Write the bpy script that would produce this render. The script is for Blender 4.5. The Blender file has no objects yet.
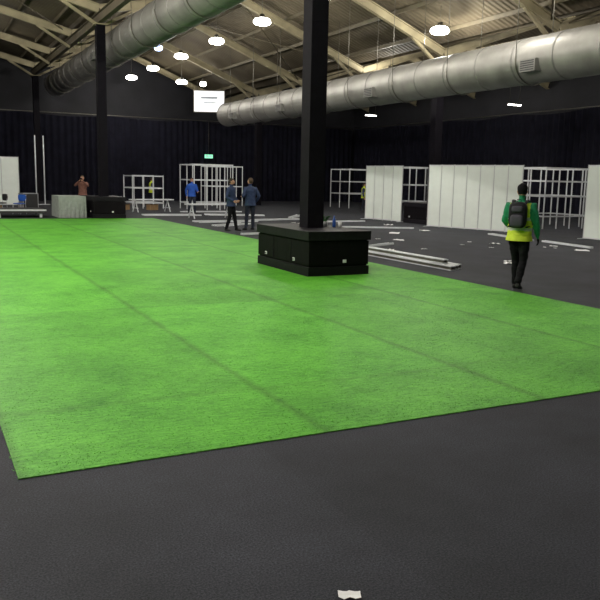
import bpy, math, random
import numpy as np
from mathutils import Vector, Matrix
random.seed(4); rng=np.random.default_rng(4)
scene=bpy.context.scene
try:
    scene.view_settings.view_transform='Standard'
    scene.view_settings.look='None'
except Exception as e: print(e)

# ------------------------------------------------------------ materials
def mat(name,col,rough=.6,metal=0.,noise=0.,nscale=8.,bump=0.,bscale=60.,emit=0.,spec=None):
    m=bpy.data.materials.new(name); m.use_nodes=True
    nt=m.node_tree; b=nt.nodes['Principled BSDF']
    b.inputs['Base Color'].default_value=(*col,1)
    b.inputs['Roughness'].default_value=rough; b.inputs['Metallic'].default_value=metal
    if spec is not None: b.inputs['Specular IOR Level'].default_value=spec
    tc=nt.nodes.new('ShaderNodeTexCoord')
    if noise>0:
        n=nt.nodes.new('ShaderNodeTexNoise'); n.inputs['Scale'].default_value=nscale; n.inputs['Detail'].default_value=4
        nt.links.new(tc.outputs['Object'],n.inputs['Vector'])
        r=nt.nodes.new('ShaderNodeValToRGB')
        r.color_ramp.elements[0].position=.3; r.color_ramp.elements[1].position=.7
        r.color_ramp.elements[0].color=(*[max(0,c*(1-noise)) for c in col],1)
        r.color_ramp.elements[1].color=(*[min(1,c*(1+noise)) for c in col],1)
        nt.links.new(n.outputs['Fac'],r.inputs['Fac']); nt.links.new(r.outputs['Color'],b.inputs['Base Color'])
    if bump>0:
        n=nt.nodes.new('ShaderNodeTexNoise'); n.inputs['Scale'].default_value=bscale
        nt.links.new(tc.outputs['Object'],n.inputs['Vector'])
        bp=nt.nodes.new('ShaderNodeBump'); bp.inputs['Strength'].default_value=bump; bp.inputs['Distance'].default_value=.01
        nt.links.new(n.outputs['Fac'],bp.inputs['Height']); nt.links.new(bp.outputs['Normal'],b.inputs['Normal'])
    if emit>0:
        b.inputs['Emission Color'].default_value=(*col,1); b.inputs['Emission Strength'].default_value=emit
        try: m.cycles.emission_sampling='NONE'
        except Exception: pass
    return m

M_black=mat('kiosk_black',(.0050,.0036,.0055),.55,noise=.2,spec=.08)
M_col=mat('column_black',(.0045,.0036,.0065),.7,noise=.2,spec=.1)
M_top=mat('kiosk_top',(.009,.0075,.011),.5,noise=.2,spec=.14)
M_white=mat('panel_white',(.84,.90,.87),.5,noise=.03,nscale=3)
M_alu=mat('aluminium',(.62,.63,.66),.35,.7,noise=.06)
M_alud=mat('aluminium_matt',(.74,.76,.80),.5,.15,noise=.06)
M_duct=mat('duct_galvanised',(.31,.30,.285),.5,.45,noise=.22,nscale=1.3)
M_ductr=mat('duct_seam',(.23,.225,.215),.5,.5,noise=.1)
M_steel=mat('cream_steel',(.30,.26,.165),.6,noise=.2,nscale=2)
M_purl=mat('purlin_steel',(.12,.10,.065),.6,noise=.2,nscale=2)
M_curt=mat('curtain_cloth',(.0075,.0075,.014),.9,noise=.3,nscale=2,spec=.1)
M_wall=mat('dark_wall',(.010,.010,.015),.8,noise=.3,nscale=1)
M_lamp=mat('lamp_lens',(1,.98,.90),.3,emit=18)
M_lampb=mat('lamp_lens_cool',(.45,.6,1),.3,emit=8)
M_house=mat('lamp_housing',(.16,.15,.13),.4,.6,noise=.1)
M_sign=mat('sign_face',(.85,.87,.9),.5,emit=.8)
M_signt=mat('sign_lettering',(.45,.48,.55),.6,noise=.1)
M_paper=mat('paper',(.85,.85,.87),.8,noise=.05)
M_card=mat('cardboard',(.35,.22,.11),.8,noise=.15)
M_grey=mat('grey_cloth',(.30,.33,.31),.9,noise=.1)
M_dark=mat('dark_deck',(.02,.02,.023),.6,noise=.2)
M_blue=mat('blue_plastic',(.02,.09,.40),.4,noise=.1)
M_green=mat('exit_green',(.3,.9,.6),.4,emit=1.0)

def floor_mat():
    m=bpy.data.materials.new('charcoal_carpet'); m.use_nodes=True; nt=m.node_tree; b=nt.nodes['Principled BSDF']
    L=nt.links.new; N=nt.nodes.new
    tc=N('ShaderNodeTexCoord')
    n1=N('ShaderNodeTexNoise'); n1.inputs['Scale'].default_value=95; n1.inputs['Detail'].default_value=3; n1.inputs['Roughness'].default_value=.75
    n2=N('ShaderNodeTexNoise'); n2.inputs['Scale'].default_value=1.0; n2.inputs['Detail'].default_value=7; n2.inputs['Roughness'].default_value=.65
    L(tc.outputs['Object'],n1.inputs['Vector']); L(tc.outputs['Object'],n2.inputs['Vector'])
    r=N('ShaderNodeValToRGB'); e=r.color_ramp.elements
    e[0].position=.36; e[0].color=(.0065,.0070,.010,1); e[1].position=.66; e[1].color=(.050,.053,.070,1)
    L(n1.outputs['Fac'],r.inputs['Fac'])
    r2=N('ShaderNodeMapRange'); r2.inputs[1].default_value=.3; r2.inputs[2].default_value=.7; r2.inputs[3].default_value=.65; r2.inputs[4].default_value=1.25
    L(n2.outputs['Fac'],r2.inputs[0])
    sn=N('ShaderNodeVectorMath'); sn.operation='SNAP'; sn.inputs[1].default_value=(2,60,10)
    L(tc.outputs['Object'],sn.inputs[0])
    wn=N('ShaderNodeTexWhiteNoise'); L(sn.outputs[0],wn.inputs['Vector'])
    r3=N('ShaderNodeMapRange'); r3.inputs[3].default_value=.85; r3.inputs[4].default_value=1.12; L(wn.outputs['Value'],r3.inputs[0])
    mu=N('ShaderNodeMath'); mu.operation='MULTIPLY'; L(r2.outputs[0],mu.inputs[0]); L(r3.outputs[0],mu.inputs[1])
    vm=N('ShaderNodeVectorMath'); vm.operation='SCALE'; L(r.outputs['Color'],vm.inputs[0]); L(mu.outputs[0],vm.inputs['Scale'])
    L(vm.outputs[0],b.inputs['Base Color']); b.inputs['Roughness'].default_value=.85; b.inputs['Specular IOR Level'].default_value=.25
    return m
def turf_mat():
    m=bpy.data.materials.new('artificial_turf'); m.use_nodes=True; nt=m.node_tree; b=nt.nodes['Principled BSDF']
    L=nt.links.new; N=nt.nodes.new
    tc=N('ShaderNodeTexCoord'); sp=N('ShaderNodeSeparateXYZ'); L(tc.outputs['Object'],sp.inputs[0])
    def math_(op,a,b_=None):
        n=N('ShaderNodeMath'); n.operation=op
        if isinstance(a,(int,float)): n.inputs[0].default_value=a
        else: L(a,n.inputs[0])
        if b_ is not None:
            if isinstance(b_,(int,float)): n.inputs[1].default_value=b_
            else: L(b_,n.inputs[1])
        return n.outputs[0]
    def mr(x,a,b_,c,d):
        n=N('ShaderNodeMapRange'); n.inputs[1].default_value=a; n.inputs[2].default_value=b_; n.inputs[3].default_value=c; n.inputs[4].default_value=d; L(x,n.inputs[0]); return n.outputs[0]
    wob=N('ShaderNodeTexNoise'); wob.inputs['Scale'].default_value=.8; L(tc.outputs['Object'],wob.inputs['Vector'])
    wv=math_('MULTIPLY',math_('SUBTRACT',wob.outputs['Fac'],.5),.05)
    xs=math_('ADD',math_('DIVIDE',math_('SUBTRACT',sp.outputs[0],.45),2.113),wv)
    xi=math_('FLOOR',xs)
    ys=math_('ADD',math_('DIVIDE',math_('SUBTRACT',sp.outputs[1],1.5),4.3),wv)
    yi=math_('FLOOR',ys)
    wn=N('ShaderNodeTexWhiteNoise'); wn.noise_dimensions='1D'; L(math_('ADD',math_('MULTIPLY',xi,17.3),yi),wn.inputs['W'])
    fx=math_('PINGPONG',xs,.5); fy=math_('PINGPONG',ys,.5)
    sx=mr(fx,0,.035,.68,1); sy=mr(fy,0,.02,.85,1)
    tile=mr(wn.outputs['Value'],0,1,.90,1.05)
    n1=N('ShaderNodeTexNoise'); n1.inputs['Scale'].default_value=1.1; n1.inputs['Detail'].default_value=7; n1.inputs['Roughness'].default_value=.68; L(tc.outputs['Object'],n1.inputs['Vector'])
    n2=N('ShaderNodeTexNoise'); n2.inputs['Scale'].default_value=45; n2.inputs['Detail'].default_value=4; n2.inputs['Roughness'].default_value=.8; L(tc.outputs['Object'],n2.inputs['Vector'])
    mp=N('ShaderNodeMapping'); mp.inputs['Scale'].default_value=(1.5,8,1); mp.inputs['Rotation'].default_value=(0,0,.45); L(tc.outputs['Object'],mp.inputs[0])
    n3=N('ShaderNodeTexNoise'); n3.inputs['Scale'].default_value=5; n3.inputs['Detail'].default_value=5; L(mp.outputs[0],n3.inputs['Vector'])
    f=math_('ADD',math_('ADD',math_('MULTIPLY',n1.outputs['Fac'],.36),math_('MULTIPLY',n2.outputs['Fac'],.36)),math_('MULTIPLY',n3.outputs['Fac'],.28))
    r=N('ShaderNodeValToRGB'); e=r.color_ramp.elements
    e[0].position=.38; e[0].color=(.028,.19,.007,1); e[1].position=.63; e[1].color=(.160,.56,.050,1)
    L(f,r.inputs['Fac'])
    k=math_('MULTIPLY',math_('MULTIPLY',sx,sy),tile)
    vm=N('ShaderNodeVectorMath'); vm.operation='SCALE'; L(r.outputs['Color'],vm.inputs[0]); L(k,vm.inputs['Scale'])
    L(vm.outputs[0],b.inputs['Base Color']); b.inputs['Roughness'].default_value=.6; b.inputs['Specular IOR Level'].default_value=.18
    return m
def roof_mat():
    m=bpy.data.materials.new('corrugated_roof'); m.use_nodes=True; nt=m.node_tree; b=nt.nodes['Principled BSDF']
    L=nt.links.new; N=nt.nodes.new
    tc=N('ShaderNodeTexCoord')
    w=N('ShaderNodeTexWave'); w.bands_direction='Y'; w.inputs['Scale'].default_value=1.2; w.inputs['Distortion'].default_value=0
    L(tc.outputs['Object'],w.inputs['Vector'])
    n=N('ShaderNodeTexNoise'); n.inputs['Scale'].default_value=.4; n.inputs['Detail'].default_value=4; L(tc.outputs['Object'],n.inputs['Vector'])
    r=N('ShaderNodeValToRGB'); e=r.color_ramp.elements; e[0].position=.3; e[0].color=(.060,.046,.028,1); e[1].position=.7; e[1].color=(.165,.135,.088,1)
    L(n.outputs['Fac'],r.inputs['Fac']); L(r.outputs['Color'],b.inputs['Base Color']); b.inputs['Roughness'].default_value=.8
    bp=N('ShaderNodeBump'); bp.inputs['Strength'].default_value=.6; bp.inputs['Distance'].default_value=.05
    L(w.outputs['Fac'],bp.inputs['Height']); L(bp.outputs['Normal'],b.inputs['Normal'])
    return m
M_floor=floor_mat(); M_turf=turf_mat(); M_roof=roof_mat()

# ------------------------------------------------------------ mesh builder
class B:
    def __init__(s): s.v=[]; s.f=[]; s.m=[]; s.mats=[]; s.sm=[]
    def mi(s,m):
        if m not in s.mats: s.mats.append(m)
        return s.mats.index(m)
    def add(s,v,f,m,smooth=False):
        o=len(s.v); s.v+= [tuple(p) for p in v]; s.f+=[tuple(i+o for i in q) for q in f]
        k=s.mi(m); s.m+=[k]*len(f); s.sm+=[smooth]*len(f)
    def box(s,x0,x1,y0,y1,z0,z1,m,ch=0):
        v=[(x,y,z) for x in(x0,x1) for y in(y0,y1) for z in(z0,z1)]
        s.add(v,[(0,1,3,2),(4,6,7,5),(0,4,5,1),(2,3,7,6),(0,2,6,4),(1,5,7,3)],m)
    def beam(s,a,b,w,h,m,up=(0,0,1)):
        a=Vector(a);b=Vector(b);d=(b-a).normalized();u=Vector(up)
        sd=d.cross(u)
        if sd.length<1e-4: sd=d.cross(Vector((1,0,0)))
        sd.normalize(); u=sd.cross(d).normalized()
        v=[]
        for p in(a,b):
            for i,j in((-1,-1),(1,-1),(1,1),(-1,1)): v.append(p+sd*(i*w/2)+u*(j*h/2))
        s.add(v,[(0,3,2,1),(4,5,6,7),(0,1,5,4),(1,2,6,5),(2,3,7,6),(3,0,4,7)],m)
    def tube(s,pts,rad,m,n=12,side=None,caps=True,smooth=True):
        pts=[Vector(p) for p in pts]; v=[];f=[]
        ref=Vector(side) if side is not None else None
        for i,p in enumerate(pts):
            d=(pts[min(i+1,len(pts)-1)]-pts[max(i-1,0)]).normalized()
            r0=ref if ref is not None else (Vector((1,0,0)) if abs(d.x)<.8 else Vector((0,0,1)))
            sd=(r0-d*r0.dot(d)).normalized(); u=d.cross(sd)
            ra=rad[i] if isinstance(rad,(list,tuple)) else rad
            a,b=(ra if isinstance(ra,(list,tuple)) else (ra,ra))
            for k in range(n):
                t=2*math.pi*k/n; v.append(p+sd*(a*math.cos(t))+u*(b*math.sin(t)))
        for i in range(len(pts)-1):
            for k in range(n): f.append((i*n+k,i*n+(k+1)%n,(i+1)*n+(k+1)%n,(i+1)*n+k))
        if caps:
            f.append(tuple(range(n))[::-1]); f.append(tuple(range((len(pts)-1)*n,len(pts)*n)))
        s.add(v,f,m,smooth)
    def ell(s,c,r,m,e=1.,nu=14,nv=9,rot=None):
        def pw(x): return math.copysign(abs(x)**e,x)
        v=[];f=[];c=Vector(c)
        for j in range(1,nv):
            ph=-math.pi/2+math.pi*j/nv
            for i in range(nu):
                th=2*math.pi*i/nu
                p=Vector((r[0]*pw(math.cos(ph))*pw(math.cos(th)),r[1]*pw(math.cos(ph))*pw(math.sin(th)),r[2]*pw(math.sin(ph))))
                v.append(c+(rot@p if rot else p))
        q=Vector((0,0,r[2])); q=rot@q if rot else q
        v.append(c-q); v.append(c+q); bo=len(v)-2; to=len(v)-1
        for j in range(nv-2):
            for i in range(nu): f.append((j*nu+i,j*nu+(i+1)%nu,(j+1)*nu+(i+1)%nu,(j+1)*nu+i))
        for i in range(nu):
            f.append((bo,(i+1)%nu,i)); f.append((to,(nv-2)*nu+i,(nv-2)*nu+(i+1)%nu))
        s.add(v,f,m,True)
    def obj(s,name,loc=(0,0,0),rz=0,parent=None,bevel=0):
        me=bpy.data.meshes.new(name); me.from_pydata(s.v,[],s.f)
        for m in s.mats: me.materials.append(m)
        me.polygons.foreach_set('material_index',s.m); me.polygons.foreach_set('use_smooth',s.sm); me.update()
        o=bpy.data.objects.new(name,me); scene.collection.objects.link(o); o.location=loc; o.rotation_euler=(0,0,rz)
        if parent: o.parent=parent
        if bevel:
            md=o.modifiers.new('bevel','BEVEL'); md.width=bevel; md.segments=2; md.limit_method='ANGLE'
        return o

# ------------------------------------------------------------ shell
XW,XE,YS,YN=-12.,32.,-8.,53.8
PROF=[(-12,10.2),(-5.5,8.9),(.8,10.4),(7.1,8.9),(13.1,10.1),(19.8,7.45),(26.4,9.7),(32,7.6)]
def roof_z(x):
    for (a,za),(b,zb) in zip(PROF,PROF[1:]):
        if a<=x<=b: return za+(zb-za)*(x-a)/(b-a)
    return 8
b=B(); b.box(XW,XE,YS,YN,-.2,0,M_floor); b.obj('floor')
def wall_prof(name,y0,y1):
    b=B(); n=len(PROF)
    v=[(x,y,z) for y in(y0,y1) for x,z in [(p[0],p[1]) for p in PROF]]+[(x,y,0) for y in(y0,y1) for x,_ in PROF]
    f=[]
    for i in range(n-1):
        f+=[(2*n+i,2*n+i+1,i+1,i),(3*n+i+1,3*n+i,n+i,n+i+1),(i,i+1,n+i+1,n+i)]
    b.add(v,f,M_wall); b.obj(name)
wall_prof('wall_north',YN,YN+.2); wall_prof('wall_south',YS-.2,YS)
b=B(); b.box(XE,XE+.2,YS,YN,0,7.6,M_wall); b.obj('wall_east')
b=B(); b.box(XW-.2,XW,YS,YN,0,10.2,M_wall); b.obj('wall_west')
b=B(); v=[];f=[]
for y in(YS,YN):
    for x,z in PROF: v.append((x,y,z))
    for x,z in PROF: v.append((x,y,z+.15))
n=len(PROF)
for i in range(n-1):
    f+=[(i,2*n+i,2*n+i+1,i+1),(n+i,n+i+1,3*n+i+1,3*n+i)]
b.add(v,f,M_roof); b.obj('ceiling')

b=B()
for (xa,za),(xb,zb) in zip(PROF,PROF[1:]):
    k=4
    for i in range(k):
        t=(i+.5)/k; x=xa+(xb-xa)*t; z=za+(zb-za)*t-.10
        b.beam((x,YS+.05,z),(x,YN-.05,z),.06,.15,M_purl)
b.obj('roof_purlins')
PY=[-5.5,.85,7.15,13.5,19.85,26.2,32.6,38.9,45.25,51.6]
b=B()
for y in PY:
    for (xa,za),(xb,zb) in zip(PROF,PROF[1:]):
        xa2=xa+.02; xb2=xb-.02
        for off,w,h in((-.24,.20,.035),(-.40,.03,.30),(-.56,.20,.035)):
            b.beam((xa2,y,za+off),(xb2,y,zb+off),w,h,M_steel)
for y in PY:
    for vx in(7.1,19.8):
        z=roof_z(vx)
        for s in(-1,1):
            b.beam((vx+s*.1,y,z-1.05),(vx+s*1.6,y,roof_z(vx+s*1.6)-.55),.12,.12,M_steel)
b.obj('roof_rafters')
b=B()
for vx in(7.1,19.8):
    z=roof_z(vx)-.75
    for off,w,h in((.19,.22,.03),(0,.03,.36),(-.19,.22,.03)):
        b.beam((vx,YS+.1,z+off),(vx,YN-.7,z+off),w,h,M_purl)
for i,y in enumerate(PY[:-1]):
    if i%3==0:
        for xa,xb in((7.6,13),(13.2,19.4),(20.2,26.2),(1,6.7)):
            b.tube([(xa,y,roof_z(xa)-.35),(xb,PY[i+1],roof_z(xb)-.35)],.03,M_purl,6)
            b.tube([(xb,y,roof_z(xb)-.35),(xa,PY[i+1],roof_z(xa)-.35)],.03,M_purl,6)
b.obj('roof_bracing')

# curtains
def curtain(name,p0,p1,z0,z1,amp=.10,per=.42):
    p0=Vector((*p0,0));p1=Vector((*p1,0)); d=p1-p0; Ln=d.length; d.normalize(); nrm=Vector((-d.y,d.x,0))
    nseg=int(Ln/per*8); v=[];zs=[z0,z0+1.5,(z0+z1)/2+.5,z1-.4,z1]
    for i in range(nseg+1):
        s=Ln*i/nseg
        a=amp*(.65+.35*math.sin(s*.9)+.15*math.sin(s*2.3))
        o=a*math.sin(2*math.pi*s/per+.7*math.sin(s*1.7))
        for j,z in enumerate(zs):
            k=1.0 if j<3 else .55
            sag=(-.16*abs(math.sin(math.pi*s/6.0)) if j==4 else 0)
            v.append(p0+d*s+nrm*(o*k)+Vector((0,0,z+sag)))
    f=[];m=len(zs)
    for i in range(nseg):
        for j in range(m-1): f.append((i*m+j,(i+1)*m+j,(i+1)*m+j+1,i*m+j+1))
    b=B(); b.add(v,f,M_curt,True)
    b.tube([p0+Vector((0,0,z1+.03)),p1+Vector((0,0,z1+.03))],.03,M_house,6)
    b.obj(name)
curtain('stage_curtain',(-11.7,53.1),(31.4,53.1),.0,5.75)
curtain('stage_curtain',(31.5,52.8),(31.5,-7.5),.0,5.75)
curtain('stage_curtain',(-11.6,-7.5),(-11.6,52.8),.0,5.75)

# ------------------------------------------------------------ turf (cut out around the kiosk)
b=B()
for x0,x1,y0,y1 in((.45,8.9,4.55,12.29),(.45,6.41,12.29,14.71),(7.79,8.9,12.29,14.71),(.45,8.9,14.71,31.38)): b.box(x0,x1,y0,y1,0,.007,M_turf)
turf=b.obj('artificial_turf')
N=80000
x=rng.uniform(.44,8.91,N); y=4.54+ (rng.random(N)**1.35)*7.7
th=rng.uniform(0,2*np.pi,N); h=rng.uniform(.003,.008,N); w=rng.uniform(.002,.004,N)
lx=rng.normal(0,.016,N); ly=rng.normal(0,.016,N)
V=np.zeros((N,3,3)); 
V[:,0]=np.stack([x-w*np.cos(th),y-w*np.sin(th),np.full(N,.006)],1)
V[:,1]=np.stack([x+w*np.cos(th),y+w*np.sin(th),np.full(N,.006)],1)
V[:,2]=np.stack([x+lx,y+ly,.007+h],1)
me=bpy.data.meshes.new('turf_blades'); me.vertices.add(3*N); me.vertices.foreach_set('co',V.reshape(-1))
me.loops.add(3*N); me.loops.foreach_set('vertex_index',np.arange(3*N,dtype=np.int32))
me.polygons.add(N); me.polygons.foreach_set('loop_start',np.arange(0,3*N,3,dtype=np.int32))
me.update(calc_edges=True); me.materials.append(M_turf)
o=bpy.data.objects.new('turf_blades',me); scene.collection.objects.link(o); o.parent=turf

# ------------------------------------------------------------ columns + kiosks
def column(cx,cy,ztop,w=.36):
    b=B(); h=w/2
    b.box(cx-h,cx+h,cy-h,cy+h,0,ztop,M_col)
    b.box(cx-h-.02,cx+h+.02,cy-h-.02,cy+h+.02,.0,.05,M_col)
    for z in np.arange(2.4,ztop,2.4): b.box(cx-h-.004,cx+h+.004,cy-h-.004,cy+h+.004,z,z+.02,M_col)
    b.box(cx-h-.08,cx+h+.08,cy-h-.08,cy+h+.08,ztop-.05,ztop-.001,M_steel)
    return b.obj('support_column')
column(7.1,13.5,7.9); column(7.1,32.6,7.9); column(19.6,26.2,6.45); column(7.1,51.6,7.9); column(19.8,45.25,6.45)
def ring(b,x0,x1,y0,y1,hx0,hx1,hy0,hy1,z0,z1,m):
    b.box(x0,x1,y0,hy0,z0,z1,m); b.box(x0,x1,hy1,y1,z0,z1,m)
    b.box(x0,hx0,hy0,hy1,z0,z1,m); b.box(hx1,x1,hy0,hy1,z0,z1,m)
def kiosk(cx,cy,lx=1.36,ly=2.4,zt=.84):
    b=B(); h=.21
    hx0,hx1,hy0,hy1=cx-h,cx+h,cy-h,cy+h
    X,Y=lx/2,ly/2
    ring(b,cx-X+.02,cx+X-.02,cy-Y+.02,cy+Y-.02,hx0,hx1,hy0,hy1,0,.17,M_top)
    ring(b,cx-X+.05,cx+X-.05,cy-Y+.05,cy+Y-.05,hx0,hx1,hy0,hy1,.17,.20,M_black)
    ring(b,cx-X+.03,cx+X-.03,cy-Y+.03,cy+Y-.03,hx0,hx1,hy0,hy1,.20,zt-.19,M_black)
    ring(b,cx-X+.05,cx+X-.05,cy-Y+.05,cy+Y-.05,hx0,hx1,hy0,hy1,zt-.19,zt-.17,M_black)
    ring(b,cx-X,cx+X,cy-Y,cy+Y,hx0,hx1,hy0,hy1,zt-.17,zt,M_top)
    for yy in(cy-.4,cy+.4): b.box(cx-X+.022,cx-X+.03,yy-.008,yy+.008,.2,zt-.2,M_top)
    for yy in(cy+.75,cy-.55):
        b.box(cx-X+.01,cx-X+.03,yy-.035,yy+.035,.24,.30,M_paper); b.box(cx-X+.004,cx-X+.01,yy-.02,yy+.02,.255,.285,M_dark)
    b.box(cx+.08,cx+.15,cy-Y+.01,cy-Y+.03,.24,.30,M_paper)
    return b.obj('counter_kiosk',bevel=.006)
kiosk(7.1,13.5); kiosk(7.1,32.6,zt=.88); kiosk(19.6,26.2,zt=.88)

def plant(name,x,y,z):
    b=B(); b.tube([(0,0,0),(0,0,.10)],[.045,.06],M_paper,14)
    g=mat('leaf',(.03,.16,.03),.6,noise=.3)
    for i in range(22):
        a=random.uniform(0,6.28); l=random.uniform(.06,.13)
        p0=Vector((.02*math.cos(a),.02*math.sin(a),.09)); p1=p0+Vector((l*.5*math.cos(a),l*.5*math.sin(a),l)); p2=p0+Vector((l*math.cos(a),l*math.sin(a),l*1.05))
        b.tube([p0,p1,p2],[(.006,.002),(.014,.003),(.003,.001)],g,6)
    b.obj(name,(x,y,z))
plant('potted_plant',7.52,13.7,.841)
b=B(); b.tube([(0,0,0),(0,0,.11)],[.03,.04],M_paper,14); b.tube([(0,0,.11),(0,0,.118)],[.042,.042],M_paper,14); b.obj('paper_cup',(7.62,13.25,.841))
b=B(); b.tube([(0,0,0),(0,0,.02),(0,0,.16),(0,0,.19),(0,0,.23)],[.03,.034,.034,.014,.014],M_blue,12); b.obj('water_bottle',(7.6,13.45,.841))

# ------------------------------------------------------------ ducts
def duct(x,z,r,y0,y1,vents,nz=32):
    b=B()
    b.tube([(x,y0,z),(x,y1,z)],r,M_duct,nz)
    yy=y0
    while yy<=y1:
        b.tube([(x,yy-.03,z),(x,yy+.03,z)],r+.018,M_ductr,nz); yy+=1.6
    for e,s in((y0,-1),(y1,1)):
        b.tube([(x,e,z),(x,e+s*.2,z),(x,e+s*.35,z)],[r,r*.85,r*.4],M_duct,nz)
    for yv in vents:
        b.box(x-r-.12,x-r+.25,yv-.3,yv+.3,z-.42,z-.08,M_ductr)
        for k in range(5): b.box(x-r-.13,x-r-.12,yv-.26,yv+.26,z-.39+k*.06,z-.36+k*.06,M_dark)
    yy=y0+1.5
    while yy<y1:
        for s in(-1,1):
            xx=x+s*(r+.02); b.tube([(xx,yy,z),(xx,yy,roof_z(xx)-.02)],.012,M_house,6)
        b.tube([(x-(r+.035)*math.cos(a),yy,z-(r+.035)*math.sin(a)) for a in np.linspace(0,math.pi,17)],.02,M_house,5)
        yy+=3.17
    b.obj('ventilation_duct')
duct(8.25,7.35,.70,-4,51,[20,36])
duct(16.2,5.32,.65,3,41.5,[16.6,25,33,39])

# ------------------------------------------------------------ lamps
def lamp(x,y,z,P,cool=False,r=.36,col=(1,.955,.84)):
    b=B(); zt=roof_z(x)-.12-z; ml=M_lampb if cool else M_lamp
    b.tube([(0,0,-.12),(0,0,-.09),(0,0,-.02),(0,0,.08),(0,0,.13)],[r*.55,r*.85,r,r*.92,r*.7],ml,20)
    b.tube([(0,0,.13),(0,0,.17),(0,0,.30)],[r*.6,.12,.09],M_house,14)
    b.tube([(0,0,.30),(0,0,zt)],.010,M_house,6)
    o=b.obj('high_bay_lamp',(x,y,z))
    if P>0:
        l=bpy.data.lights.new('lamp_light','POINT'); l.energy=P; l.shadow_soft_size=.14; l.color=col
        lo=bpy.data.objects.new('lamp_light',l); scene.collection.objects.link(lo); lo.parent=o; lo.location=(0,0,-.30)
for y in(2.2,7.6,13,18.4,23.7,29,34.2,39.5,44.8,49.8): lamp(12.8,y,8.0,(320 if y>20 else 190) if y>12 else 80)
for y,P in((4,620),(10,1300),(16,1350),(22,1150),(28,900),(35,400)): lamp(-.3,y,8.0,P)  # unseen left row, added to brighten the left side of the turf
lamp(3,44,8.0,100); lamp(-5.5,12,7.6,500)
lamp(17.6,23.6,7.3,560); lamp(20.6,31.4,6.9,330); lamp(23,12,8,480); lamp(26.4,22,8,420); lamp(26.4,36,8,240); lamp(25,47,8,120); lamp(14.5,17.0,8.2,380)
lamp(11.2,38.2,8.1,0,True,.2); lamp(15.2,46.8,7.6,0); lamp(16.4,46.2,7.5,0,False,.2)
def batten(x,y,z):
    b=B(); b.box(-.45,.45,-.10,.10,.05,.12,M_house); b.tube([(-.42,-.04,.03),(.42,-.04,.03)],.03,M_lamp,8); b.tube([(-.42,.04,.03),(.42,.04,.03)],.03,M_lamp,8)
    for s in(-.35,.35): b.tube([(s,0,.12),(s,0,roof_z(x+s)-.12-z)],.01,M_house,5)
    b.obj('batten_light',(x,y,z))
batten(29.6,32.6,6.0); batten(28.6,45.8,6.2)

# hanging sign
b=B(); b.box(-1.05,1.05,-.06,.06,0,1.45,M_house); b.box(-1.0,1.0,-.075,-.06,.05,1.4,M_sign)
b.box(-.55,.55,-.08,-.075,.9,1.02,M_signt); b.box(-.4,.4,-.08,-.075,.6,.66,M_signt)
for s in(-.8,.8): b.tube([(s,0,1.45),(s,0,roof_z(18)-6.05-.1)],.015,M_house,6)
b.obj('hanging_sign',(17.9,49.2,6.05),rz=-.45)
b=B(); b.box(-.3,.3,-.04,.04,0,.26,M_green); b.box(-.2,-.05,-.05,-.04,.06,.2,M_paper); b.box(.02,.25,-.05,-.04,.1,.16,M_paper)
b.tube([(0,0,.26),(0,0,2.6)],.01,M_house,5)
b.obj('exit_sign',(19.1,52.6,3.1))

# ------------------------------------------------------------ stand panels and frames
def panel_wall(p0,p1,n,h=2.45):
    p0=Vector((*p0,0));p1=Vector((*p1,0)); d=p1-p0; L=d.length; b=B(); w=L/n
    for i in range(n):
        b.box(i*w+.02,(i+1)*w-.02,-.012,.012,.06,h-.05,M_white)
    for i in range(n+1): b.tube([(i*w,0,0),(i*w,0,h)],.02,M_alu,8,smooth=False)
    b.box(.02,L-.02,-.018,.018,h-.05,h-.01,M_alud); b.box(.02,L-.02,-.018,.018,.02,.06,M_alud)
    for i in (0,n): b.tube([(i*w,-.25,.012),(i*w,.25,.012)],.012,M_alud,6)
    b.obj('exhibition_panel_wall',p0,math.atan2(d.y,d.x))
panel_wall((18.25,24.7),(19.5,20.8),7)
panel_wall((18.6,30.0),(18.9,27.5),4)
panel_wall((19.9,18.2),(19.8,13.2),6)
panel_wall((1.5,44.8),(5.1,44.7),4,2.65)
def frame(x0,x1,y0,y1,nx,ny,rails,h=2.45):
    b=B(); xs=np.linspace(x0,x1,nx+1); ys=np.linspace(y0,y1,ny+1)
    for x in xs:
        for y in ys:
            if x in(x0,x1) or y in(y0,y1): b.tube([(x,y,0),(x,y,h)],.028,M_alud,8,smooth=False)
    for z in rails:
        for y in(y0,y1): b.box(x0,x1,y-.015,y+.015,z-.03,z+.03,M_alud)
        for x in(x0,x1): b.box(x-.015,x+.015,y0,y1,z-.03,z+.03,M_alud)
    for x in xs[1:-1]: b.box(x-.015,x+.015,y0,y1,h-.06,h,M_alud)
    b.obj('exhibition_stand_frame')
frame(13.2,15.4,38.6,41,3,2,[2.42,1.6,.35])
frame(16.2,18.2,44,46,2,2,[2.42,1.2])
frame(10.4,12.1,40.6,42.5,3,1,[1.75,1.1,.3],1.8)
frame(24.2,27,41,43.4,2,2,[2.42,1.65,.9])
frame(20.6,22.4,29.4,31.4,2,2,[2.42,1.6,.8])
frame(22.3,25.2,22.5,25,4,3,[2.42,1.9,1.3,.5])
frame(22.6,26,15.5,18,3,2,[2.42,1.9,1.2,.5])
b=B()
for x,y in((6.1,45.4),(6.6,45.7)):
    b.tube([(x,y,.02),(x,y,3.9)],.035,M_alud,8); b.box(x-.25,x+.25,y-.25,y+.25,0,.02,M_alud)
b.obj('lighting_stand')

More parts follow.
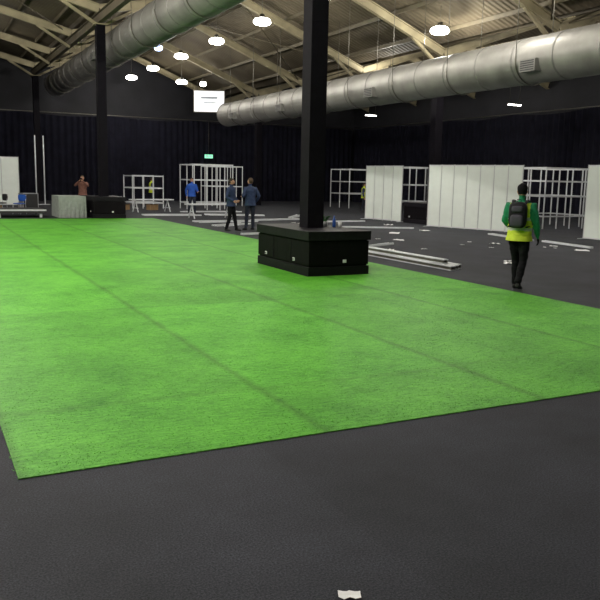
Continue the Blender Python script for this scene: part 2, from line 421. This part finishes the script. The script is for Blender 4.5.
# ------------------------------------------------------------ floor profiles / debris
PILES=[(9.95,14.0,hp_,3.6) for hp_ in (math.pi/2,)]
def profiles(x,y,rz,L,n,sp=.07,jit=.03,z=0):
    PILES.append((x,y,rz,L)); b=B()
    for i in range(n):
        yy=(i-(n-1)/2)*sp; k=random.uniform(-jit,jit); s=random.uniform(-.15,.15)
        b.beam((-L/2+s,yy-k,.025),(L/2+s,yy+k,.025),.045,.05,M_alud)
        b.beam((-L/2+s,yy-k,.053),(L/2+s,yy+k,.053),.015,.006,M_alu)
    b.obj('aluminium_profiles',(x,y,z),rz)
b=B()
for i,(dx,dz) in enumerate(((0,0),(.17,0),(.34,0),(.08,.10))):
    y0=-1.75+.12*i; y1=1.7-.1*(i%2)
    b.box(dx-.07,dx+.07,y0,y1,dz,dz+.02,M_alud); b.box(dx-.07,dx+.07,y0,y1,dz+.075,dz+.095,M_alud)
    b.box(dx-.055,dx-.035,y0,y1,dz+.02,dz+.075,M_house); b.box(dx+.035,dx+.055,y0,y1,dz+.02,dz+.075,M_house)
b.obj('aluminium_beams',(9.75,14.0,0),.01)
profiles(11.4,17.6,.5,1.6,2); profiles(10.6,19.5,-.1,2.2,2,.1); profiles(10.5,22.4,.2,2.6,2,.12)
profiles(11.2,28.6,.1,2.6,6,.12,.1); profiles(10.6,26.6,.6,2.0,5,.12,.15); profiles(13.4,33.4,-.3,2.6,6,.12,.12); profiles(10.4,33.6,-.1,2.4,7,.12,.1)
profiles(13.9,29.6,.3,2.6,4,.1,.1); profiles(15.5,24.2,-.4,2.6,2,.1,.05); profiles(17.6,19.2,1.35,2.6,2,.1,.05); profiles(16,32,.9,2.5,4,.1,.1)
profiles(17.3,16.5,1.45,2.2,2,.1); profiles(13.4,36.6,0,3,5,.1,.1); profiles(16.3,28,.1,2,3,.1)
def trestle(x,y,rz,L=2.2):
    b=B()
    for s in(-1,1):
        for t in(-1,1): b.beam((s*L*.4,t*.3,0),(s*L*.4,0,.58),.04,.04,M_alud)
        b.beam((s*L*.4,-.3,.2),(s*L*.4,.3,.2),.03,.03,M_alud)
    for k in range(6): b.box(-L/2,L/2,-.28+k*.1,-.22+k*.1,.58,.63,M_alud)
    b.obj('trestle_table',(x,y,0),rz)
trestle(11.4,31.2,.1); trestle(10.4,36.9,.2)
def clear(x,y):
    for px,py,rz,L in PILES:
        dx,dy=x-px,y-py; a=abs(dx*math.cos(rz)+dy*math.sin(rz)); c=abs(-dx*math.sin(rz)+dy*math.cos(rz))
        if a<L/2+.4 and c<.75: return False
    return True
def scrap(x,y,s,rz):
    b=B(); c,sn=math.cos(rz),math.sin(rz); n=5; v=[];f=[]
    for i in range(n):
        for j in range(n):
            a=(i/(n-1)-.5)*s; d=(j/(n-1)-.5)*s*.7; z=.002+abs(math.sin(i*1.7+x)*math.cos(j*1.3+y))*s*.16
            v.append((a*c-d*sn,a*sn+d*c,z))
    for i in range(n-1):
        for j in range(n-1): f.append((i*n+j,(i+1)*n+j,(i+1)*n+j+1,i*n+j+1))
    b.add(v,f,M_paper,True); b.obj('paper_scrap',(x,y,0))
scrap(1.61,2.62,.10,-.45)
for x_,y_,s_ in((11.9,12.9,.28),(12.2,13.3,.2),(10.9,16.3,.3),(14.1,15,.3),(16.2,14.8,.35),(13,19,.3),(14.6,21.6,.35),(12,24.2,.3),(15.2,17.2,.3),(13.6,26.6,.4),(12.4,25.6,.3),(17,25.6,.35),(16.4,22.3,.35)):
    if clear(x_,y_): scrap(x_,y_,s_,random.uniform(0,3))
for i in range(22):
    yy=random.uniform(15,30); xx=random.uniform(11.5,16.6)
    if clear(xx,yy): scrap(xx,yy,random.uniform(.08,.22),random.uniform(0,3))
b=B(); b.tube([(0,0,0),(0,0,.28)],[.11,.15],M_blue,18); b.tube([(0,0,.27),(0,0,.295)],[.16,.16],M_blue,18)
b.tube([(.155*math.cos(a),0,.28+.13*math.sin(a)) for a in np.linspace(0,math.pi,11)],.006,M_alu,6); b.obj('plastic_bucket',(10.9,20.9,0))
def cbox(x,y,rz,s):
    b=B(); b.box(-s,s,-s*.7,s*.7,0,s*1.1,M_card)
    b.box(-s*.06,s*.06,-s*.701,s*.701,s*1.1,s*1.105,M_paper)
    b.add([(-s,-s*.7,s*1.1),(s,-s*.7,s*1.1),(s,-s*1.15,s*1.25),(-s,-s*1.15,s*1.25)],[(0,1,2,3)],M_card)
    b.obj('cardboard_box',(x,y,0),rz)
cbox(11.0,38.9,.3,.25); cbox(9.6,39.2,.8,.25); cbox(3.2,37.5,.2,.25)
b=B(); nseg=80; v=[];f=[]; per=[]
for i in range(nseg):
    t=i/nseg*4; k=int(t); uu=t-k
    cs=[(-.55,-.9),(.55,-.9),(.55,.9),(-.55,.9),(-.55,-.9)]
    per.append((cs[k][0]+(cs[k+1][0]-cs[k][0])*uu,cs[k][1]+(cs[k+1][1]-cs[k][1])*uu))
for i,(px,py) in enumerate(per):
    w=1+.035*math.sin(i*1.9)
    v+=[(px*w,py*w,.0),(px*.99,py*.99,.88)]
for i in range(nseg): j=(i+1)%nseg; f.append((2*i,2*j,2*j+1,2*i+1))
f.append(tuple(2*i+1 for i in range(nseg)))
b.add(v,f,M_grey,False); b.obj('draped_table',(5.7,32.9,0))
b=B(); b.box(1.2,4.7,32.3,34.2,.18,.33,M_dark)
for x_ in(1.4,2.9,4.5):
    for y_ in(32.45,34.05): b.box(x_-.05,x_+.05,y_-.05,y_+.05,0,.18,M_alud)
b.box(1.2,4.7,32.28,32.3,.27,.33,M_alud); b.obj('stage_deck')
def chair(x,y,rz,m,z=0):
    b=B()
    for s in(-1,1):
        b.tube([(s*.2,.2,0),(s*.19,.17,.44)],.013,M_alu,8); b.tube([(s*.2,-.22,0),(s*.19,-.18,.44),(s*.19,-.24,.85)],.013,M_alu,8)
    b.ell((0,0,.45),(.22,.22,.03),m,.5); b.ell((0,-.22,.70),(.21,.03,.15),m,.5); b.obj('stacking_chair',(x,y,z),rz)
chair(4.0,35.3,2.4,M_blue); chair(3.3,36.0,2.0,M_dark); chair(2.6,35.4,2.6,M_dark)
b=B(); b.box(-.35,.35,-.25,.25,.08,.85,M_dark)
for s in(-1,1):
    for t in(-1,1): b.tube([(s*.3,t*.2-.02,.04),(s*.3,t*.2+.02,.04)],.04,M_col,10)
    b.box(s*.35-.012,s*.35+.012,-.26,.26,.08,.86,M_alu)
b.box(-.36,.36,-.26,.26,.84,.87,M_alu); b.obj('flight_case',(4.6,37,0),.3)

# ------------------------------------------------------------ people
from mathutils import noise as mn
def person(name,loc,heading,st,pose,H=1.75):
    P=dict(kneeL=(-.10,.02,.49),ankL=(-.11,0,.085),kneeR=(.10,.02,.49),ankR=(.11,0,.085),
           elbL=(-.27,-.02,1.13),wriL=(-.28,.06,.87),elbR=(.27,-.02,1.13),wriR=(.28,.06,.87),yaw=0,pitch=0,bulk=.0)
    P.update(pose); bk=P['bulk']
    tmp=B(); md=M_paper; segs=[]
    rings=[(.84,.135,.10),(.92,.170,.125),(1.02,.168,.120),(1.13,.160,.112),(1.26,.182,.122),(1.36,.195,.122),(1.43,.170,.105),(1.475,.10,.08)]
    pts=[(0,0,z) for z,_,_ in rings]; tmp.tube(pts,[(a+bk,c+bk) for _,a,c in rings],md,20,side=(1,0,0))
    segs.append(('torso',Vector((0,0,.95)),Vector((0,0,1.40)),.15+bk)); segs.append(('torso',Vector((-.12,0,1.38)),Vector((.12,0,1.38)),.09+bk))
    tmp.tube([(0,0,1.44),(0,.01,1.52),(0,.015,1.58)],[.065,.056,.055],md,12); segs.append(('neck',Vector((0,.0,1.49)),Vector((0,.015,1.55)),.055))
    R=Matrix.Rotation(P['yaw'],3,'Z')@Matrix.Rotation(P['pitch'],3,'X'); hc=Vector((0,.015,1.645))
    def h(p): return hc+R@Vector(p)
    tmp.ell(hc,(.076,.096,.112),md,rot=R); tmp.ell(h((0,.028,-.058)),(.054,.062,.056),md,rot=R)
    tmp.ell(h((0,.100,-.012)),(.014,.022,.026),md,rot=R); tmp.ell(h((0,.088,-.052)),(.026,.014,.012),md,rot=R)
    for s in(-1,1): tmp.ell(h((s*.078,-.005,-.008)),(.012,.022,.032),md,rot=R)
    if st.get('hat'): tmp.ell(h((0,-.008,.035)),(.088,.108,.098),md,rot=R)
    elif st.get('hair_bulk'): tmp.ell(h((0,-.018,.02)),(.086,.098,.108),md,rot=R)
    segs.append(('head',hc,hc+Vector((0,0,.02)),.09))
    for s,S in((-1,'L'),(1,'R')):
        hip=Vector((s*.092,0,.90)); kn=Vector(P['knee'+S]); an=Vector(P['ank'+S])
        tmp.tube([hip,hip.lerp(kn,.5),kn,kn.lerp(an,.35),an],[.098,.085,.066,.066,.052],md,14)
        segs.append(('leg',hip,kn,.08)); segs.append(('leg',kn,an,.055))
        he=an+Vector((0,-.055,-.04)); to=Vector((an.x+s*.02,an.y+.17,.034))
        if he.z<.04: he.z=.04
        tmp.tube([he,he.lerp(to,.3)+Vector((0,0,.012)),he.lerp(to,.75),to],[(.034,.036),(.042,.045),(.047,.036),(.032,.026)],md,12,side=(1,0,0))
        segs.append(('foot',he,to,.04))
        sh=Vector((s*.185,0,1.405)); el=Vector(P['elb'+S]); wr=Vector(P['wri'+S])
        tmp.tube([Vector((s*.10,0,1.40)),sh,sh.lerp(el,.5),el,el.lerp(wr,.4),wr],[.06,.066+bk*.5,.056+bk*.5,.048+bk*.4,.046+bk*.4,.034],md,12,side=(0,1,0))
        segs.append(('arm',sh,el,.055)); segs.append(('arm',el,wr,.04))
        d=(wr-el).normalized(); sd=Vector((0,1,0))-d*d.y
        if sd.length<.3: sd=Vector((0,0,1))-d*d.z
        sd.normalize()
        tmp.tube([wr-d*.01,wr+d*.03,wr+d*.07,wr+d*.095],[(.028,.022),(.038,.017),(.042,.016),(.036,.012)],md,12,side=sd)
        segs.append(('hand',wr+d*.025,wr+d*.09,.03))
    o=tmp.obj('tmp_body'); rm=o.modifiers.new('r','REMESH'); rm.mode='VOXEL'; rm.voxel_size=.0125; rm.use_smooth_shade=True
    sm=o.modifiers.new('s','SMOOTH'); sm.factor=.5; sm.iterations=3
    dg=bpy.context.evaluated_depsgraph_get(); dg.update()
    me=bpy.data.meshes.new_from_object(o.evaluated_get(dg)); bpy.data.objects.remove(o,do_unlink=True)
    body=B(); verts=[v.co.copy() for v in me.vertices]
    Ri=R.inverted(); groups={}
    for p in me.polygons:
        c=p.center; best=None;bd=9
        for lb,a,b_,r in segs:
            ab=b_-a; t=max(0,min(1,(c-a).dot(ab)/max(ab.length_squared,1e-9))); dd=(c-(a+ab*t)).length-r
            if dd<bd: bd=dd;best=lb
        m=st['top']
        if best=='torso':
            m=st['top'] if c.z>st.get('hem',.88) else st['legs']
            if st.get('stripe') and (1.0<c.z<1.05 or 1.17<c.z<1.22): m=st['stripe']
            if c.z>1.455: m=st.get('collar',st['top'])
            if st.get('vest') and abs(c.x)>.165 and c.z>1.2: m=st['sleeve']
        elif best=='arm': m=st['sleeve']
        elif best=='leg': m=st['top'] if c.z>st.get('hem',.88) else st['legs']
        elif best=='foot': m=st['shoes']
        elif best=='hand': m=st.get('glove',st['skin'])
        elif best=='neck': m=st['skin'] if c.z>1.49 else st.get('collar',st['top'])
        elif best=='head':
            q=Ri@(c-hc)
            if st.get('hat'): hair=(q.z>.012 and (q.y<.07 or q.z>.03)) or (q.y<-.03 and q.z>-.06)
            else: hair=(q.z>.06) or (q.y<.03 and q.z>.02) or (q.y<-.02 and q.z>-.06)
            m=st['hair'] if hair else st['skin']
            if c.z<1.5: m=st.get('collar',st['top'])
        groups.setdefault(m,[]).append(tuple(p.vertices))
    cl=set()
    for m in groups:
        if m in(st['top'],st['legs'],st['sleeve']):
            for f_ in groups[m]: cl.update(f_)
    nm=[v.normal.copy() for v in me.vertices]
    for i in cl:
        v=verts[i]; verts[i]=v+nm[i]*(.010*mn.noise(Vector((v.x*9,v.y*9,v.z*16)))+.004*mn.noise(v*38))
    body.v=[tuple(v) for v in verts]
    for m,fs in groups.items():
        k=body.mi(m); body.f+=fs; body.m+=[k]*len(fs); body.sm+=[True]*len(fs)
    bpy.data.meshes.remove(me)
    for s in(-1,1):
        body.ell(h((s*.030,.083,.006)),(.012,.009,.008),M_paper,nu=8,nv=6,rot=R); body.ell(h((s*.030,.091,.006)),(.005,.003,.005),M_col,nu=8,nv=6,rot=R)
        body.ell(h((s*.031,.088,.026)),(.017,.006,.004),st['hair'],nu=8,nv=6,rot=R)
    body.ell(h((0,.098,-.052)),(.020,.006,.006),st['lip'],nu=8,nv=6,rot=R)
    for s,S in((-1,'L'),(1,'R')):
        el=Vector(P['elb'+S]); wr=Vector(P['wri'+S]); d=(wr-el).normalized(); sd=Vector((0,1,0))-d*d.y
        if sd.length<.3: sd=Vector((0,0,1))-d*d.z
        sd.normalize(); nrm=d.cross(sd); 
        if nrm.x*s>0: nrm=-nrm
        gm=st.get('glove',st['skin'])
        for k,ln in enumerate((.072,.082,.077,.060)):
            o0=wr+d*.085+sd*(.028-.019*k)
            body.tube([o0,o0+d*ln*.45+nrm*.006,o0+d*ln*.75+nrm*.022,o0+d*ln*.85+nrm*.042],[.0095,.009,.008,.0065],gm,8)
        o0=wr+d*.035+sd*.026
        body.tube([o0,o0+d*.025+sd*.028,o0+d*.052+sd*.036+nrm*.012,o0+d*.072+sd*.032+nrm*.022],[.012,.011,.010,.0075],gm,8)
    if st.get('hem'):
        z=st['hem']; body.tube([(0,0,z-.03),(0,0,z+.02),(0,0,z+.07)],[(.190+bk,.140+bk),(.185+bk,.136+bk),(.165+bk,.122+bk)],st['top'],24,side=(1,0,0),caps=False)
    ob=body.obj(name,(loc[0],loc[1],loc[2] if len(loc)>2 else 0),math.atan2(-heading[0],heading[1])); sc=H/1.755; ob.scale=(sc,sc,sc)
    return ob

skin=mat('skin',(.50,.27,.18),.55,noise=.08); lip=mat('lip',(.38,.13,.11),.5,noise=.05)
hairb=mat('hair_dark',(.02,.013,.01),.7,noise=.3); hairbr=mat('hair_brown',(.07,.04,.02),.7,noise=.3)
c_black=mat('cloth_black',(.006,.006,.008),.8,noise=.3,spec=.15); c_navy=mat('cloth_navy',(.015,.025,.075),.8,noise=.2)
c_navy2=mat('cloth_workblue',(.018,.035,.095),.8,noise=.2); c_blue=mat('cloth_blue',(.02,.10,.50),.8,noise=.15)
c_jean=mat('cloth_jean',(.010,.014,.03),.85,noise=.3); c_hiv=mat('hi_vis_yellow',(.68,.80,.05),.7,noise=.1)
c_refl=mat('reflective_tape',(.7,.7,.68),.35,.2,noise=.05); c_green=mat('fleece_green',(.01,.22,.10),.85,noise=.2)
c_brown=mat('cloth_maroon',(.18,.08,.06),.85,noise=.2); c_pack=mat('backpack_nylon',(.008,.008,.012),.6,noise=.3,spec=.25); c_packg=mat('backpack_grey',(.05,.045,.07),.6,noise=.3)
shoe=mat('shoe_black',(.012,.012,.012),.5,noise=.2)

def hd(ang):
    a=math.radians(27+ang); return (math.sin(a),math.cos(a))
W=person('walking_worker',(9.10,9.70,.0),hd(28),dict(top=c_hiv,vest=1,sleeve=c_green,legs=c_black,shoes=shoe,skin=skin,lip=lip,hair=c_black,hat=1,stripe=c_refl,glove=c_black,hem=.86,collar=c_green),
  dict(bulk=.03,kneeL=(-.06,.13,.50),ankL=(-.05,.14,.085),kneeR=(.085,.03,.49),ankR=(.06,-.17,.14),elbR=(.265,-.05,1.14),wriR=(.29,.05,.90),elbL=(-.26,.03,1.15),wriL=(-.19,.22,1.02),yaw=.25,pitch=-.08),1.79)
b=B(); b.ell((0,-.215,1.26),(.145,.085,.215),c_pack,.5,20,14); b.ell((0,-.30,1.17),(.105,.04,.10),c_packg,.5,16,10); b.ell((0,-.295,1.36),(.09,.03,.05),c_packg,.5,16,10)
b.tube([(-.03,-.19,1.465),(-.03,-.19,1.51),(.03,-.19,1.51),(.03,-.19,1.465)],.008,c_pack,6)
for s in(-1,1):
    b.tube([(s*.09,-.17,1.43),(s*.115,-.07,1.50),(s*.12,.04,1.49),(s*.13,.14,1.40),(s*.14,.165,1.25),(s*.17,.08,1.10),(s*.14,-.16,1.06)],[(.028,.008)]*7,c_pack,8,side=(1,0,0))
b.obj('backpack',parent=W)
person('standing_worker',(9.42,23.75),hd(105),dict(top=c_navy2,sleeve=c_navy2,legs=c_black,shoes=shoe,skin=skin,lip=lip,hair=hairb,hair_bulk=1,hem=.86),
  dict(bulk=.02,kneeL=(-.13,.08,.49),ankL=(-.15,.14,.085),kneeR=(.10,0,.49),ankR=(.12,-.12,.085),elbL=(-.34,-.03,1.17),wriL=(-.22,.13,1.03),elbR=(.30,-.05,1.14),wriR=(.24,.16,1.02),yaw=.2),1.76)
person('standing_worker',(10.25,24.05),hd(-35),dict(top=c_navy2,sleeve=c_navy2,legs=c_jean,shoes=shoe,skin=skin,lip=lip,hair=hairbr,hair_bulk=1,hem=.86),
  dict(bulk=.025,kneeL=(-.12,.03,.49),ankL=(-.15,.02,.085),kneeR=(.12,.03,.49),ankR=(.14,.04,.085),elbL=(-.31,-.06,1.15),wriL=(-.2,.16,1.12),elbR=(.31,-.06,1.15),wriR=(.27,.1,.93),yaw=.3),1.78)
person('blue_shirt_worker',(11.85,35.0),hd(150),dict(top=c_blue,sleeve=c_blue,legs=c_jean,shoes=shoe,skin=skin,lip=lip,hair=hairb,hair_bulk=1,hem=.88),
  dict(bulk=.02,kneeL=(-.11,.1,.5),ankL=(-.11,.12,.085),ankR=(.11,-.14,.11),elbL=(-.27,.05,1.14),wriL=(-.2,.28,1.08),elbR=(.27,-.08,1.14),wriR=(.27,-.02,.88)),1.72)
ph=person('photographer',(6.75,35.3),hd(180),dict(top=c_brown,sleeve=c_brown,legs=c_jean,shoes=shoe,skin=skin,lip=lip,hair=hairbr,hair_bulk=1,hem=.88),
  dict(bulk=.02,elbL=(-.30,.14,1.30),wriL=(-.09,.24,1.50),elbR=(.30,.14,1.30),wriR=(.09,.24,1.50)),1.72)
b=B(); b.ell((0,.25,1.60),(.07,.03,.045),M_col,.4); b.tube([(0,.26,1.60),(0,.33,1.60)],.03,M_col,14); b.obj('camera',parent=ph)
hv=dict(top=c_hiv,vest=1,sleeve=c_navy,legs=c_jean,shoes=shoe,skin=skin,lip=lip,hair=hairb,hair_bulk=1,stripe=c_refl,hem=.86)
person('hi_vis_worker',(22.8,37.0),hd(100),hv,dict(bulk=.025,kneeL=(-.1,.12,.5),ankL=(-.1,.15,.085),ankR=(.1,-.12,.1)),1.6)
person('hi_vis_worker',(12.4,44.0),hd(60),hv,dict(bulk=.025,elbR=(.27,.08,1.15),wriR=(.22,.3,1.1)),1.65)
person('hi_vis_worker',(27.0,22.6),hd(200),dict(hv,sleeve=c_green),dict(bulk=.025),1.7)

# ------------------------------------------------------------ world + camera
w=bpy.data.worlds.new('World'); scene.world=w; w.use_nodes=True
w.node_tree.nodes['Background'].inputs[0].default_value=(.5,.55,.65,1); w.node_tree.nodes['Background'].inputs[1].default_value=.3
cam=bpy.data.cameras.new('Camera'); cam.sensor_width=36; cam.lens=45; cam.clip_end=300
co=bpy.data.objects.new('Camera',cam); scene.collection.objects.link(co); scene.camera=co
yaw=math.radians(27); p=math.radians(9.24); ro=math.radians(1.2)
fw=Vector((math.sin(yaw)*math.cos(p),math.cos(yaw)*math.cos(p),-math.sin(p))); r=Vector((math.cos(yaw),-math.sin(yaw),0)); u=r.cross(fw)
r2=r*math.cos(ro)+u*math.sin(ro); u2=u*math.cos(ro)-r*math.sin(ro)
Mx=Matrix((r2,u2,-fw)).transposed().to_4x4(); Mx.translation=Vector((0,0,1.82)); co.matrix_world=Mx
